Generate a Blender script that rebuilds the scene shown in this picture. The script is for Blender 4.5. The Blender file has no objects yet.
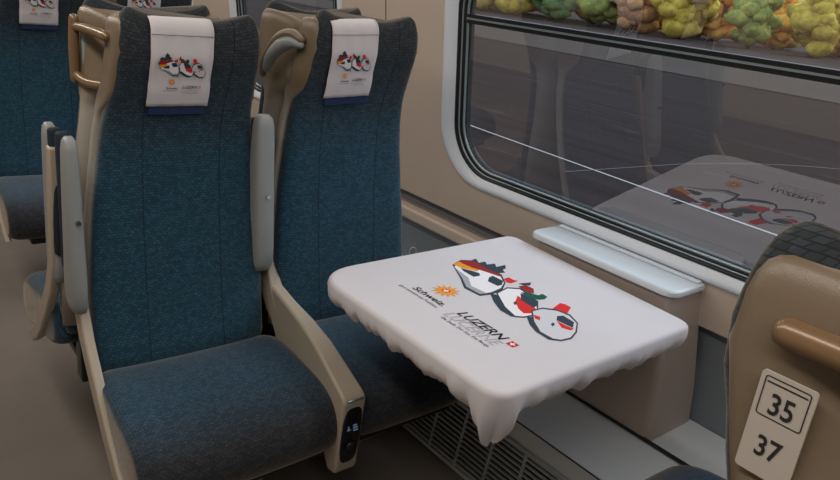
import bpy, bmesh, math, random, json
from mathutils import Vector, Matrix, noise
R = math.radians
random.seed(4)
COL = bpy.context.scene.collection
SC = bpy.context.scene

# ------------------------------------------------------------------ materials
def lin(c):
    c = c / 255.0
    return c / 12.92 if c <= 0.04045 else ((c + 0.055) / 1.055) ** 2.4
def rgb(r, g, b): return (lin(r), lin(g), lin(b), 1)

def mat(name, col, rough=.5, metal=0, spec=.5, bump=0, scale=200, var=0, vscale=6, sheen=0, trans=0, emit=0):
    m = bpy.data.materials.new(name); m.use_nodes = True
    nt = m.node_tree; b = nt.nodes['Principled BSDF']
    b.inputs['Base Color'].default_value = col
    b.inputs['Roughness'].default_value = rough
    b.inputs['Metallic'].default_value = metal
    b.inputs['Specular IOR Level'].default_value = spec
    if sheen:
        b.inputs['Sheen Weight'].default_value = sheen
        b.inputs['Sheen Tint'].default_value = (1, .86, .7, 1)
    if emit:
        b.inputs['Emission Color'].default_value = col
        b.inputs['Emission Strength'].default_value = emit
    tc = nt.nodes.new('ShaderNodeTexCoord')
    if bump:
        n = nt.nodes.new('ShaderNodeTexNoise'); n.inputs['Scale'].default_value = scale
        n.inputs['Detail'].default_value = 3
        nt.links.new(tc.outputs['Object'], n.inputs['Vector'])
        bp = nt.nodes.new('ShaderNodeBump'); bp.inputs['Strength'].default_value = bump
        bp.inputs['Distance'].default_value = .002
        nt.links.new(n.outputs['Fac'], bp.inputs['Height'])
        nt.links.new(bp.outputs['Normal'], b.inputs['Normal'])
    if var:
        n = nt.nodes.new('ShaderNodeTexNoise'); n.inputs['Scale'].default_value = vscale
        n.inputs['Detail'].default_value = 4
        nt.links.new(tc.outputs['Object'], n.inputs['Vector'])
        mx = nt.nodes.new('ShaderNodeMix'); mx.data_type = 'RGBA'
        mx.inputs[6].default_value = tuple(c * (1 - var) for c in col[:3]) + (1,)
        mx.inputs[7].default_value = tuple(min(1, c * (1 + var)) for c in col[:3]) + (1,)
        nt.links.new(n.outputs['Fac'], mx.inputs[0])
        nt.links.new(mx.outputs[2], b.inputs['Base Color'])
    return m

def fabric_mat(name, base, dot, seams=True, dark=(0, 0, 1), dcol=None):
    """woven moquette: rows of short dashes, with light weft points"""
    m = bpy.data.materials.new(name); m.use_nodes = True
    nt = m.node_tree; L = nt.links.new; b = nt.nodes['Principled BSDF']
    b.inputs['Roughness'].default_value = .95
    b.inputs['Specular IOR Level'].default_value = .15
    b.inputs['Sheen Weight'].default_value = .35
    b.inputs['Sheen Roughness'].default_value = .4
    b.inputs['Sheen Tint'].default_value = (1, .84, .66, 1)
    uv = nt.nodes.new('ShaderNodeUVMap')
    br = nt.nodes.new('ShaderNodeTexBrick')
    br.inputs['Scale'].default_value = 1
    br.inputs['Brick Width'].default_value = .0120
    br.inputs['Row Height'].default_value = .0072
    br.inputs['Mortar Size'].default_value = .0011
    br.inputs['Mortar Smooth'].default_value = .6
    br.inputs['Bias'].default_value = -.15
    d = [c * .66 for c in base[:3]] + [1]
    br.inputs['Color1'].default_value = base
    br.inputs['Color2'].default_value = tuple(c * 1.7 for c in base[:3]) + (1,)
    br.inputs['Mortar'].default_value = d
    nz = nt.nodes.new('ShaderNodeTexNoise'); nz.inputs['Scale'].default_value = 60
    nz.inputs['Detail'].default_value = 2
    mp0 = nt.nodes.new('ShaderNodeVectorMath'); mp0.operation = 'MULTIPLY_ADD'
    L(uv.outputs['UV'], nz.inputs['Vector'])
    mp0.inputs[1].default_value = (.0025, .0025, 0)
    L(nz.outputs['Color'], mp0.inputs[0]); L(uv.outputs['UV'], mp0.inputs[2])
    L(mp0.outputs[0], br.inputs['Vector'])
    vo = nt.nodes.new('ShaderNodeTexVoronoi'); vo.inputs['Scale'].default_value = 105
    L(uv.outputs['UV'], vo.inputs['Vector'])
    rp = nt.nodes.new('ShaderNodeMapRange')
    rp.inputs['From Min'].default_value = .12; rp.inputs['From Max'].default_value = .3
    rp.inputs['To Min'].default_value = .24; rp.inputs['To Max'].default_value = 0
    L(vo.outputs['Distance'], rp.inputs['Value'])
    mx = nt.nodes.new('ShaderNodeMix'); mx.data_type = 'RGBA'
    L(rp.outputs[0], mx.inputs[0]); L(br.outputs['Color'], mx.inputs[6])
    mx.inputs[7].default_value = dot
    last = mx.outputs[2]
    if seams:
        sx = nt.nodes.new('ShaderNodeSeparateXYZ'); L(uv.outputs['UV'], sx.inputs[0])
        ab = nt.nodes.new('ShaderNodeMath'); ab.operation = 'ABSOLUTE'; L(sx.outputs[0], ab.inputs[0])
        sb = nt.nodes.new('ShaderNodeMath'); sb.operation = 'SUBTRACT'; L(ab.outputs[0], sb.inputs[0]); sb.inputs[1].default_value = .105
        a2 = nt.nodes.new('ShaderNodeMath'); a2.operation = 'ABSOLUTE'; L(sb.outputs[0], a2.inputs[0])
        lt = nt.nodes.new('ShaderNodeMath'); lt.operation = 'LESS_THAN'; L(a2.outputs[0], lt.inputs[0]); lt.inputs[1].default_value = .0018
        m2 = nt.nodes.new('ShaderNodeMix'); m2.data_type = 'RGBA'
        ml = nt.nodes.new('ShaderNodeMath'); ml.operation = 'MULTIPLY'; L(lt.outputs[0], ml.inputs[0]); ml.inputs[1].default_value = .55
        L(ml.outputs[0], m2.inputs[0]); L(last, m2.inputs[6]); m2.inputs[7].default_value = (.003, .005, .008, 1)
        last = m2.outputs[2]
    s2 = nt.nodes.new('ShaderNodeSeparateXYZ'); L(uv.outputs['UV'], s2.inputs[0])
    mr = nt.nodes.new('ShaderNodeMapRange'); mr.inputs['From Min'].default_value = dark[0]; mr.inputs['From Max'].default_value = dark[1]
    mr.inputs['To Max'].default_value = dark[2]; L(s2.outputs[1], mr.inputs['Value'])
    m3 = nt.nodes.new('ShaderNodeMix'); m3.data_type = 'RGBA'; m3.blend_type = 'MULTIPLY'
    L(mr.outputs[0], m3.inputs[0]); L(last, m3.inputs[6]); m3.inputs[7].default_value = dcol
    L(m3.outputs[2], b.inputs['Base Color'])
    bp = nt.nodes.new('ShaderNodeBump'); bp.inputs['Strength'].default_value = .25; bp.inputs['Distance'].default_value = .0015
    L(br.outputs['Fac'], bp.inputs['Height']); bp.invert = True
    L(bp.outputs['Normal'], b.inputs['Normal'])
    return m

M = {}
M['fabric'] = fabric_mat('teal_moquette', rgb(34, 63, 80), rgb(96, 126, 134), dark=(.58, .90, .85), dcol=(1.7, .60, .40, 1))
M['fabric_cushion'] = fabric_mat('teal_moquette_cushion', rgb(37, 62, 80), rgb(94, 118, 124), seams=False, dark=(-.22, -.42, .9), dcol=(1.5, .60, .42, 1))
M['shell'] = mat('tan_shell', rgb(110, 99, 85), .36, 0, .5, .15, 900, .06, 9)
M['frame'] = mat('warm_grey_frame', rgb(170, 160, 145), .4, 0, .5, .1, 600, .05, 9)
M['handle'] = mat('bronze_handle', rgb(122, 98, 70), .28, .15, .6, 0)
M['arm'] = mat('grey_armrest', rgb(138, 144, 146), .45, 0, .5, .1, 700, .04, 9)
M['arm_dark'] = mat('dark_arm_pad', rgb(34, 44, 54), .7, 0, .3, .3, 500)
M['steel'] = mat('steel_screw', rgb(190, 188, 180), .25, 1)
M['black'] = mat('black_plastic', rgb(14, 16, 18), .3, 0, .5)
M['lcd'] = mat('socket_marks', rgb(110, 130, 160), .4, emit=.25)
M['blue'] = mat('blue_velcro', rgb(18, 40, 78), .9, bump=.3, scale=400)
M['cloth'] = mat('white_cloth', rgb(224, 224, 232), .85, 0, .2, .25, 60, .02, 5, sheen=.2)
M['wall'] = mat('beige_wall', rgb(194, 180, 168), .40, 0, .4, .12, 500, .05, 3)
M['wall_dark'] = mat('slate_wall', rgb(124, 132, 140), .6, 0, .3, .15, 300, .08, 5)
M['bezel'] = mat('window_bezel', rgb(212, 222, 234), .35, 0, .5, .05, 400)
M['gasket'] = mat('black_gasket', rgb(16, 20, 24), .4, 0, .5)
M['alu'] = mat('aluminium_line', rgb(150, 168, 176), .3, .6)
M['lid'] = mat('bin_lid', rgb(196, 206, 212), .3, 0, .5, .05, 400)
M['bin'] = mat('bin_body', rgb(176, 162, 154), .36, 0, .45, .1, 400, .06, 4)
M['heater'] = mat('heater_cover', rgb(212, 222, 230), .42, 0, .45, .05, 400, .04, 5)
M['slat'] = mat('grille_slats', rgb(178, 188, 194), .5, 0)
M['floor'] = mat('grey_floor', rgb(108, 101, 94), .7, 0, .3, .35, 260, .12, 5)
M['ceiling'] = mat('ceiling_panel', rgb(200, 196, 188), .6)
M['plate'] = mat('number_plate', rgb(176, 170, 162), .5)
M['digit'] = mat('plate_digit', rgb(30, 30, 34), .6)
M['table'] = mat('table_top', rgb(90, 92, 94), .5)
PC = dict(outline=rgb(58, 62, 72), white=rgb(226, 228, 234), grey=rgb(160, 164, 174), orange=rgb(224, 146, 40),
          dark_red=rgb(140, 38, 40), slate=rgb(46, 62, 74), red=rgb(206, 44, 40), green=rgb(22, 84, 72), grey_white=rgb(200, 202, 210),
          text=rgb(36, 36, 44), faint=rgb(176, 176, 184), sun=rgb(226, 150, 46), cross=rgb(196, 40, 44))
for k_, v_ in PC.items(): M['ink_' + k_] = mat('ink_' + k_, v_, .85, 0, .2)

def two_tone(m, low, high, z0, z1):
    nt = m.node_tree; b = nt.nodes['Principled BSDF']
    tc = nt.nodes.new('ShaderNodeTexCoord'); sx = nt.nodes.new('ShaderNodeSeparateXYZ'); nt.links.new(tc.outputs['Object'], sx.inputs[0])
    mr = nt.nodes.new('ShaderNodeMapRange'); mr.inputs['From Min'].default_value = z0; mr.inputs['From Max'].default_value = z1
    nt.links.new(sx.outputs[2], mr.inputs['Value'])
    mx = nt.nodes.new('ShaderNodeMix'); mx.data_type = 'RGBA'; mx.inputs[6].default_value = low; mx.inputs[7].default_value = high
    nt.links.new(mr.outputs[0], mx.inputs[0]); nt.links.new(mx.outputs[2], b.inputs['Base Color'])
two_tone(M['shell'], rgb(158, 154, 146), rgb(112, 99, 82), 1.09, 1.16)

def cloth_through(m):
    nt = m.node_tree; b = nt.nodes['Principled BSDF']; o = nt.nodes['Material Output']
    t = nt.nodes.new('ShaderNodeBsdfTranslucent'); t.inputs[0].default_value = (1.0, .80, .60, 1)
    mx = nt.nodes.new('ShaderNodeMixShader'); mx.inputs[0].default_value = .22
    nt.links.new(b.outputs[0], mx.inputs[1]); nt.links.new(t.outputs[0], mx.inputs[2]); nt.links.new(mx.outputs[0], o.inputs[0])
cloth_through(M['cloth'])

def glass_mat():
    m = bpy.data.materials.new('window_glass'); m.use_nodes = True
    nt = m.node_tree; nt.nodes.clear(); L = nt.links.new
    o = nt.nodes.new('ShaderNodeOutputMaterial')
    t = nt.nodes.new('ShaderNodeBsdfTransparent'); t.inputs[0].default_value = (.80, .82, .84, 1)
    g = nt.nodes.new('ShaderNodeBsdfGlossy'); g.inputs['Roughness'].default_value = .0
    g.inputs['Color'].default_value = (1, .97, .95, 1)
    f = nt.nodes.new('ShaderNodeFresnel'); f.inputs['IOR'].default_value = 2.35
    mx = nt.nodes.new('ShaderNodeMixShader')
    L(f.outputs[0], mx.inputs[0]); L(t.outputs[0], mx.inputs[1]); L(g.outputs[0], mx.inputs[2]); L(mx.outputs[0], o.inputs[0])
    return m
M['glass'] = glass_mat()

def ground_mat():
    m = bpy.data.materials.new('trackside_ground'); m.use_nodes = True
    nt = m.node_tree; L = nt.links.new; b = nt.nodes['Principled BSDF']; b.inputs['Roughness'].default_value = 1
    b.inputs['Specular IOR Level'].default_value = .05
    tc = nt.nodes.new('ShaderNodeTexCoord')
    mp = nt.nodes.new('ShaderNodeMapping'); mp.inputs['Scale'].default_value = (2.2, .06, 1)
    L(tc.outputs['Object'], mp.inputs[0])
    n = nt.nodes.new('ShaderNodeTexNoise'); n.inputs['Scale'].default_value = 1.2; n.inputs['Detail'].default_value = 5
    L(mp.outputs[0], n.inputs['Vector'])
    cr = nt.nodes.new('ShaderNodeValToRGB')
    cr.color_ramp.elements[0].position = .3; cr.color_ramp.elements[0].color = rgb(44, 35, 33)
    cr.color_ramp.elements[1].position = .72; cr.color_ramp.elements[1].color = rgb(58, 48, 45)
    L(n.outputs['Fac'], cr.inputs[0])
    n2 = nt.nodes.new('ShaderNodeTexNoise'); n2.inputs['Scale'].default_value = 1.0; n2.inputs['Detail'].default_value = 2
    mp2 = nt.nodes.new('ShaderNodeMapping'); mp2.inputs['Scale'].default_value = (1.6, .05, 1); mp2.inputs['Location'].default_value = (3, 7, 0)
    L(tc.outputs['Object'], mp2.inputs[0]); L(mp2.outputs[0], n2.inputs['Vector'])
    # thin light streaks where the noise crosses a level
    s = nt.nodes.new('ShaderNodeMath'); s.operation = 'SUBTRACT'; L(n2.outputs['Fac'], s.inputs[0]); s.inputs[1].default_value = .52
    a = nt.nodes.new('ShaderNodeMath'); a.operation = 'ABSOLUTE'; L(s.outputs[0], a.inputs[0])
    lt = nt.nodes.new('ShaderNodeMapRange'); lt.inputs['From Min'].default_value = 0; lt.inputs['From Max'].default_value = .005
    lt.inputs['To Min'].default_value = .45; lt.inputs['To Max'].default_value = 0
    L(a.outputs[0], lt.inputs['Value'])
    mx = nt.nodes.new('ShaderNodeMix'); mx.data_type = 'RGBA'
    L(lt.outputs[0], mx.inputs[0]); L(cr.outputs[0], mx.inputs[6]); mx.inputs[7].default_value = rgb(100, 94, 92)
    L(mx.outputs[2], b.inputs['Base Color'])
    return m

# ------------------------------------------------------------------ mesh helpers
def obj(name, bm, m, parent=None, smooth=True, mats=None):
    me = bpy.data.meshes.new(name); bm.normal_update(); bm.to_mesh(me); bm.free()
    for mm in (mats or [m]): me.materials.append(mm)
    if smooth:
        for p in me.polygons: p.use_smooth = True
    o = bpy.data.objects.new(name, me); COL.objects.link(o)
    if parent: o.parent = parent
    return o
def tag(o, label=None, cat=None, group=None, kind=None):
    if label: o['label'] = label
    if cat: o['category'] = cat
    if group: o['group'] = group
    if kind: o['kind'] = kind
    return o
def empty(name, loc, rz=0):
    o = bpy.data.objects.new(name, None); COL.objects.link(o); o.location = loc; o.rotation_euler = (0, 0, rz)
    o.empty_display_size = .1
    return o
def autosmooth(o, ang=35):
    me = o.data
    me.set_sharp_from_angle(angle=R(ang))
def bev(o, w, seg=3):
    b = o.modifiers.new('bevel', 'BEVEL'); b.width = w; b.segments = seg; b.limit_method = 'ANGLE'; b.angle_limit = R(35)
    b.harden_normals = False
    return o
def box(bm, c, s, rot=None):
    r = bmesh.ops.create_cube(bm, size=1)
    mt = Matrix.Translation(c) @ (rot if rot else Matrix.Identity(4)) @ Matrix.Diagonal((s[0], s[1], s[2], 1))
    bmesh.ops.transform(bm, matrix=mt, verts=r['verts'])
    return r['verts']
def cyl(bm, a, b, r1, r2=None, n=20):
    a = Vector(a); b = Vector(b); d = b - a
    q = d.to_track_quat('Z', 'Y').to_matrix().to_4x4()
    r = bmesh.ops.create_cone(bm, cap_ends=True, segments=n, radius1=r1, radius2=r1 if r2 is None else r2, depth=d.length)
    bmesh.ops.transform(bm, matrix=Matrix.Translation((a + b) / 2) @ q, verts=r['verts'])
def loft(bm, rings, cap0=True, cap1=True, close=True):
    vs = [[bm.verts.new(p) for p in r] for r in rings]
    n = len(rings[0])
    for i in range(len(vs) - 1):
        for j in range(n if close else n - 1):
            k = (j + 1) % n
            bm.faces.new((vs[i][j], vs[i][k], vs[i + 1][k], vs[i + 1][j]))
    if cap0: bm.faces.new(list(reversed(vs[0])))
    if cap1: bm.faces.new(vs[-1])
    return vs
def tube(bm, pts, rad, n=14, flat=1.0, up=Vector((0, 0, 1))):
    """round-ended tube along pts (rad may be a list)"""
    pts = [Vector(p) for p in pts]
    # Catmull-Rom refinement
    out = []; rr = []
    rads = rad if isinstance(rad, (list, tuple)) else [rad] * len(pts)
    for i in range(len(pts) - 1):
        p0 = pts[max(i - 1, 0)]; p1 = pts[i]; p2 = pts[i + 1]; p3 = pts[min(i + 2, len(pts) - 1)]
        for k in range(6):
            t = k / 6
            out.append(.5 * ((2 * p1) + (-p0 + p2) * t + (2 * p0 - 5 * p1 + 4 * p2 - p3) * t * t + (-p0 + 3 * p1 - 3 * p2 + p3) * t ** 3))
            rr.append(rads[i] * (1 - t) + rads[i + 1] * t)
    out.append(pts[-1]); rr.append(rads[-1])
    T0 = (out[1] - out[0]).normalized(); T1 = (out[-1] - out[-2]).normalized()
    out = [out[0] - T0 * rr[0] * .9, out[0] - T0 * rr[0] * .6] + out + [out[-1] + T1 * rr[-1] * .6, out[-1] + T1 * rr[-1] * .9]
    rr = [rr[0] * .35, rr[0] * .8] + rr + [rr[-1] * .8, rr[-1] * .35]
    rings = []
    ref = up
    for i, p in enumerate(out):
        T = (out[min(i + 1, len(out) - 1)] - out[max(i - 1, 0)]).normalized()
        a = T.cross(ref)
        if a.length < .1: a = T.cross(Vector((1, 0, 0)))
        a.normalize(); b = T.cross(a).normalized()
        rings.append([p + (a * math.cos(2 * math.pi * j / n) * flat + b * math.sin(2 * math.pi * j / n)) * rr[i] for j in range(n)])
    loft(bm, rings)
def prism(bm, prof, x0, x1, ax=0):
    """profile of 2-D points pushed along one axis"""
    def P(u, v, w): return (w, u, v) if ax == 0 else ((u, w, v) if ax == 1 else (u, v, w))
    loft(bm, [[P(u, v, x0) for u, v in prof], [P(u, v, x1) for u, v in prof]])
    bmesh.ops.recalc_face_normals(bm, faces=bm.faces)
def interp(tab, z, k):
    if z <= tab[0][0]: return tab[0][k]
    for a, b in zip(tab, tab[1:]):
        if z <= b[0]:
            t = (z - a[0]) / (b[0] - a[0]); t = t * t * (3 - 2 * t) * .5 + t * .5
            return a[k] + (b[k] - a[k]) * t
    return tab[-1][k]

# ------------------------------------------------------------------ printed artwork (trains, sun, words)
ART = json.loads('''[["outline",[[-0.2234,0.0163],[-0.1384,-0.0293],[-0.0792,-0.0671],[-0.0223,-0.0628],[-0.0156,-0.0232],[-0.0238,0.0227],[-0.0563,0.0683],[-0.1041,0.1004],[-0.1726,0.1039],[-0.2253,0.0941],[-0.2411,0.0648]]],["white",[[-0.2085,0.0114],[-0.136,-0.0237],[-0.0852,-0.0541],[-0.0322,-0.0534],[-0.0268,-0.0162],[-0.0361,0.0285],[-0.0584,0.0637],[-0.0991,0.0895],[-0.1606,0.0923],[-0.2127,0.0825],[-0.2304,0.0569]]],["grey",[[-0.1959,0.0059],[-0.1286,-0.0068],[-0.0812,-0.0385],[-0.0267,-0.0318],[-0.0322,-0.0534],[-0.0841,-0.055],[-0.136,-0.0237]]],["orange",[[-0.2241,0.0186],[-0.2329,0.0508],[-0.2004,0.0546],[-0.1623,0.0648],[-0.1523,0.0496],[-0.1933,0.0236]]],["dark_red",[[-0.2354,0.0531],[-0.2241,0.0929],[-0.1851,0.0988],[-0.1397,0.1059],[-0.1006,0.101],[-0.0958,0.0862],[-0.1393,0.072],[-0.1831,0.0553],[-0.2191,0.0508]]],["slate",[[-0.2266,0.0953],[-0.23,0.1171],[-0.2013,0.1013],[-0.2011,0.1268],[-0.1811,0.1163],[-0.1765,0.1436],[-0.1549,0.1294],[-0.1562,0.1671],[-0.1349,0.1483],[-0.1306,0.131],[-0.1112,0.1218],[-0.1197,0.0947],[-0.1532,0.0937]]],["slate",[[-0.1926,0.0214],[-0.164,0.0377],[-0.1404,0.0467],[-0.1257,0.0361],[-0.1269,0.0115],[-0.1712,0.0135]]],["slate",[[-0.1058,0.0522],[-0.1094,0.0697],[-0.0702,0.0723],[-0.0513,0.0485],[-0.05,0.031],[-0.0866,0.028]]],["red",[[-0.0803,0.085],[-0.0817,0.1073],[-0.0634,0.1055],[-0.0518,0.1138],[-0.0476,0.0809],[-0.0585,0.0738]]],["slate",[[-0.02,-0.0267],[-0.0074,-0.0117],[0.0311,-0.0291],[0.0689,-0.0496],[0.1152,-0.0616],[0.105,-0.075],[0.0663,-0.0747],[0.0232,-0.0549]]],["outline",[[-0.0181,-0.0067],[-0.0327,0.0494],[-0.0122,0.0816],[0.0241,0.0763],[0.0755,0.0574],[0.1063,0.0237],[0.1282,-0.0213],[0.1245,-0.0503],[0.1114,-0.0696],[0.0589,-0.0539]]],["white",[[-0.0132,-0.0053],[-0.026,0.0442],[-0.0068,0.0735],[0.0287,0.0672],[0.0775,0.0496],[0.1027,0.022],[0.1223,-0.0173],[0.1194,-0.0449],[0.1072,-0.0623],[0.0567,-0.0471]]],["red",[[0.0196,0.0378],[0.0446,0.0301],[0.0906,0.0249],[0.1038,0.0185],[0.1163,-0.0108],[0.1066,-0.0313],[0.0811,-0.0238],[0.0453,0.0016]]],["slate",[[0.013,0.0552],[0.0371,0.0665],[0.0709,0.0625],[0.0916,0.0358],[0.0929,0.0184],[0.0457,0.0234]]],["dark_red",[[-0.023,0.0846],[-0.0203,0.1111],[0.007,0.114],[0.0295,0.0913],[0.0176,0.075]]],["slate",[[-0.0376,0.0999],[-0.027,0.1413],[-0.013,0.1203],[-0.0241,0.1025]]],["green",[[0.0081,0.0604],[0.0224,0.0822],[0.0443,0.0917],[0.0426,0.1104],[0.0623,0.1087],[0.0701,0.0882],[0.0643,0.0697],[0.0467,0.0562]]],["slate",[[0.1239,-0.0382],[0.1329,-0.0249],[0.1665,-0.0462],[0.2126,-0.0672],[0.2468,-0.0703],[0.2354,-0.0817],[0.1923,-0.0797],[0.1576,-0.0644]]],["outline",[[0.1023,0.0012],[0.1041,0.0421],[0.1301,0.0713],[0.1671,0.079],[0.2089,0.0588],[0.2423,0.0142],[0.2594,-0.0268],[0.2554,-0.06],[0.2407,-0.0758],[0.1992,-0.0753],[0.1488,-0.0444]]],["grey_white",[[0.1086,0.0006],[0.1103,0.0352],[0.1357,0.0632],[0.1708,0.0704],[0.2087,0.0533],[0.2381,0.013],[0.2532,-0.0232],[0.2504,-0.0541],[0.2365,-0.0681],[0.1978,-0.0686],[0.1509,-0.0399]]],["slate",[[0.1569,0.0387],[0.1627,0.0562],[0.2018,0.052],[0.2214,0.0235],[0.2001,0.0203],[0.173,0.0186]]],["red",[[0.1733,0.0167],[0.2025,0.0175],[0.226,0.0228],[0.2287,0.0061],[0.2082,-0.0034]]],["red",[[0.1202,0.0646],[0.1058,0.1103],[0.1176,0.1176],[0.1378,0.1165],[0.1585,0.0776],[0.1365,0.0705]]],["red",[[0.1227,-0.0139],[0.1397,-0.0053],[0.155,-0.0237],[0.142,-0.0271]]],["slate",[[0.1822,-0.0139],[0.177,-0.0017],[0.1826,-0.0004],[0.1906,-0.0095],[0.1921,-0.019]]],["slate",[[0.0494,-0.0105],[0.0449,0.0005],[0.052,0.001],[0.0608,-0.0097],[0.0592,-0.0159]]]]''')
def text_tris(s, size, bold=0, shear=0, outline=False):
    c = bpy.data.curves.new('t', 'FONT'); c.body = s; c.size = size; c.offset = bold; c.shear = shear; c.resolution_u = 3
    o = bpy.data.objects.new('t', c); COL.objects.link(o)
    dg = bpy.context.evaluated_depsgraph_get()
    me = bpy.data.meshes.new_from_object(o.evaluated_get(dg))
    vs = [(v.co.x, v.co.y) for v in me.vertices]; fs = [tuple(p.vertices) for p in me.polygons]
    bpy.data.objects.remove(o); bpy.data.curves.remove(c); bpy.data.meshes.remove(me)
    return vs, fs
def build_art():
    """list of (ink, verts2d, faces) in layers; u to the right, v up, metres at table size"""
    L = []
    for c, pts in ART: L.append((c, [tuple(p) for p in pts], [tuple(range(len(pts)))]))
    # fine outlines round the windscreens
    def words(s, u, v, width, ink, bold=0, shear=0, h=1):
        vs, fs = text_tris(s, 1, bold, shear)
        w = max(a for a, b in vs) - min(a for a, b in vs); k = width / w; m0 = min(a for a, b in vs)
        L.append((ink, [(u + (a - m0) * k, v + b * k * h) for a, b in vs], fs))
    words('LUZERN', .030, -.192, .158, 'text', .015, .25, 1.0)
    words('LUCERNE', .018, -.226, .182, 'faint', 0, .25, 1.1)
    words('Die Stadt. Der See. Die Berge.', .030, -.243, .166, 'text', 0, 0, 1)
    words('Schweiz.', -.138, -.199, .122, 'text', .015, .1, .85)
    words('ganz natürlich aus Tradition.', -.168, -.219, .152, 'text', 0, 0, 1.1)
    cu, cv = -.0855, -.126
    st = []
    for i in range(24):
        r = .040 if i % 2 == 0 else .021
        a = i * math.pi / 12
        st.append((cu + r * math.cos(a), cv + r * math.sin(a)))
    L.append(('sun', st + [(cu, cv)], [(i, (i + 1) % 24, 24) for i in range(24)]))
    L.append(('cross', [(cu + .0115 * math.cos(i * math.pi / 8), cv + .0115 * math.sin(i * math.pi / 8)) for i in range(16)], [tuple(range(16))]))
    def cross(u, v, r):
        a = r; b = r * .32
        p = [(-b, a), (b, a), (b, b), (a, b), (a, -b), (b, -b), (b, -a), (-b, -a), (-b, -b), (-a, -b), (-a, b), (-b, b)]
        L.append(('white', [(u + x, v + y) for x, y in p], [tuple(range(12))]))
    cross(cu, cv, .0085)
    q = .011; uu, vv = .212, -.180
    L.append(('cross', [(uu - q, vv - q), (uu + q, vv - q), (uu + q, vv + q), (uu - q, vv + q)], [(0, 1, 2, 3)]))
    cross(uu, vv, .007)
    return L
ARTL = build_art()
INKS = sorted(PC)
def art_object(name, place, parent, step=.00003, base=0.0003):
    """place(u, v, h) -> 3-D point"""
    bm = bmesh.new(); h = base
    for ink, vs, fs in ARTL:
        bb = [bm.verts.new(place(u, v, h)) for u, v in vs]
        nf = []
        for f in fs:
            try: nf.append(bm.faces.new([bb[i] for i in f]))
            except ValueError: pass
        for f in nf: f.material_index = INKS.index(ink)
        h += step
    bmesh.ops.triangulate(bm, faces=[f for f in bm.faces if len(f.verts) > 4])
    return obj(name, bm, None, parent, smooth=False, mats=[M['ink_' + k] for k in INKS])

# ------------------------------------------------------------------ the seat (faces -Y, origin on the floor under the crease)
#        z     halfw  front   wing
BACK = [(.40, .228, .010, .000), (.47, .238, .000, .004), (.60, .240, .034, .010), (.72, .237, .058, .012), (.86, .226, .084, .014),
        (.98, .211, .097, .015), (1.06, .203, .101, .016), (1.12, .195, .094, .018), (1.19, .185, .068, .020), (1.27, .183, .042, .020), (1.34, .180, .042, .016), (1.385, .176, .052, .012)]
HB = 1.346
def front_y(z): return interp(BACK, z, 2)
def headshift(z): return .029 * max(0, min(1, (z - .5) / .85))
def back_ring(z, wk=1.0, y0=None, y1=None, grow=0.0, n=56, thick=.085, ins=0.0, flare=0.0):
    w = (interp(BACK, z, 1) + grow) * wk - ins; fy = interp(BACK, z, 2); wg = interp(BACK, z, 3)
    a0 = fy if y0 is None else fy + y0
    a1 = fy + (thick if y1 is None else y1)
    a0 += ins; a1 -= ins
    my = (a0 + a1) / 2; hy = (a1 - a0) / 2
    r = []
    for j in range(n):
        t = 2 * math.pi * j / n
        c, s = math.cos(t), math.sin(t)
        x = w * math.copysign(abs(c) ** (2 / 4.6), c); y = hy * math.copysign(abs(s) ** (2 / 3.2), s)
        u = abs(x) / max(w, .01)
        f = -wg * max(0, (u - .45) / .55) ** 1.6 - flare * max(0, (u - .8) / .2)
        k_ = max(0, min(1, (z - 1.24) / .09)); k_ = k_ * k_ * (3 - 2 * k_)
        r.append((x + headshift(z), my + y + f, z + k_ * (.026 * u ** 2.2 - .006)))
    return r
def uv_planar(o, fn):
    me = o.data; uv = me.uv_layers.new(name='UVMap')
    for l in me.loops:
        uv.data[l.index].uv = fn(me.vertices[l.vertex_index].co)

def build_backrest(parent, m):
    bm = bmesh.new(); rings = []
    zs = [.40 + i * .034 for i in range(int((HB - .03 - .40) / .034) + 1)]
    for z in zs: rings.append(back_ring(z))
    top = zs[-1]; rad = .042; k = 7
    for i in range(1, k + 1):
        a = i / k * math.pi / 2
        z = top + (HB - top + .012) * math.sin(a); ins = .026 * (1 - math.cos(a))
        rings.append(back_ring(min(z, 1.370), ins=ins))
        rings[-1] = [(x, y, z + z_ - min(z, 1.370)) for x, y, z_ in rings[-1]]
    loft(bm, rings)
    o = obj('backrest', bm, m, parent)
    n = len(rings[0]); uvs = []; vv = 0
    for i, r_ in enumerate(rings):
        if i: vv += (Vector(r_[3 * n // 4]) - Vector(rings[i - 1][3 * n // 4])).length
        acc = [0]
        for j in range(1, n): acc.append(acc[-1] + (Vector(r_[j]) - Vector(r_[j - 1])).length)
        mid = acc[3 * n // 4]
        for j in range(n): uvs.append((acc[j] - mid, vv))
    uv = o.data.uv_layers.new(name='UVMap')
    for l in o.data.loops: uv.data[l.index].uv = uvs[l.vertex_index]
    return o
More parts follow.
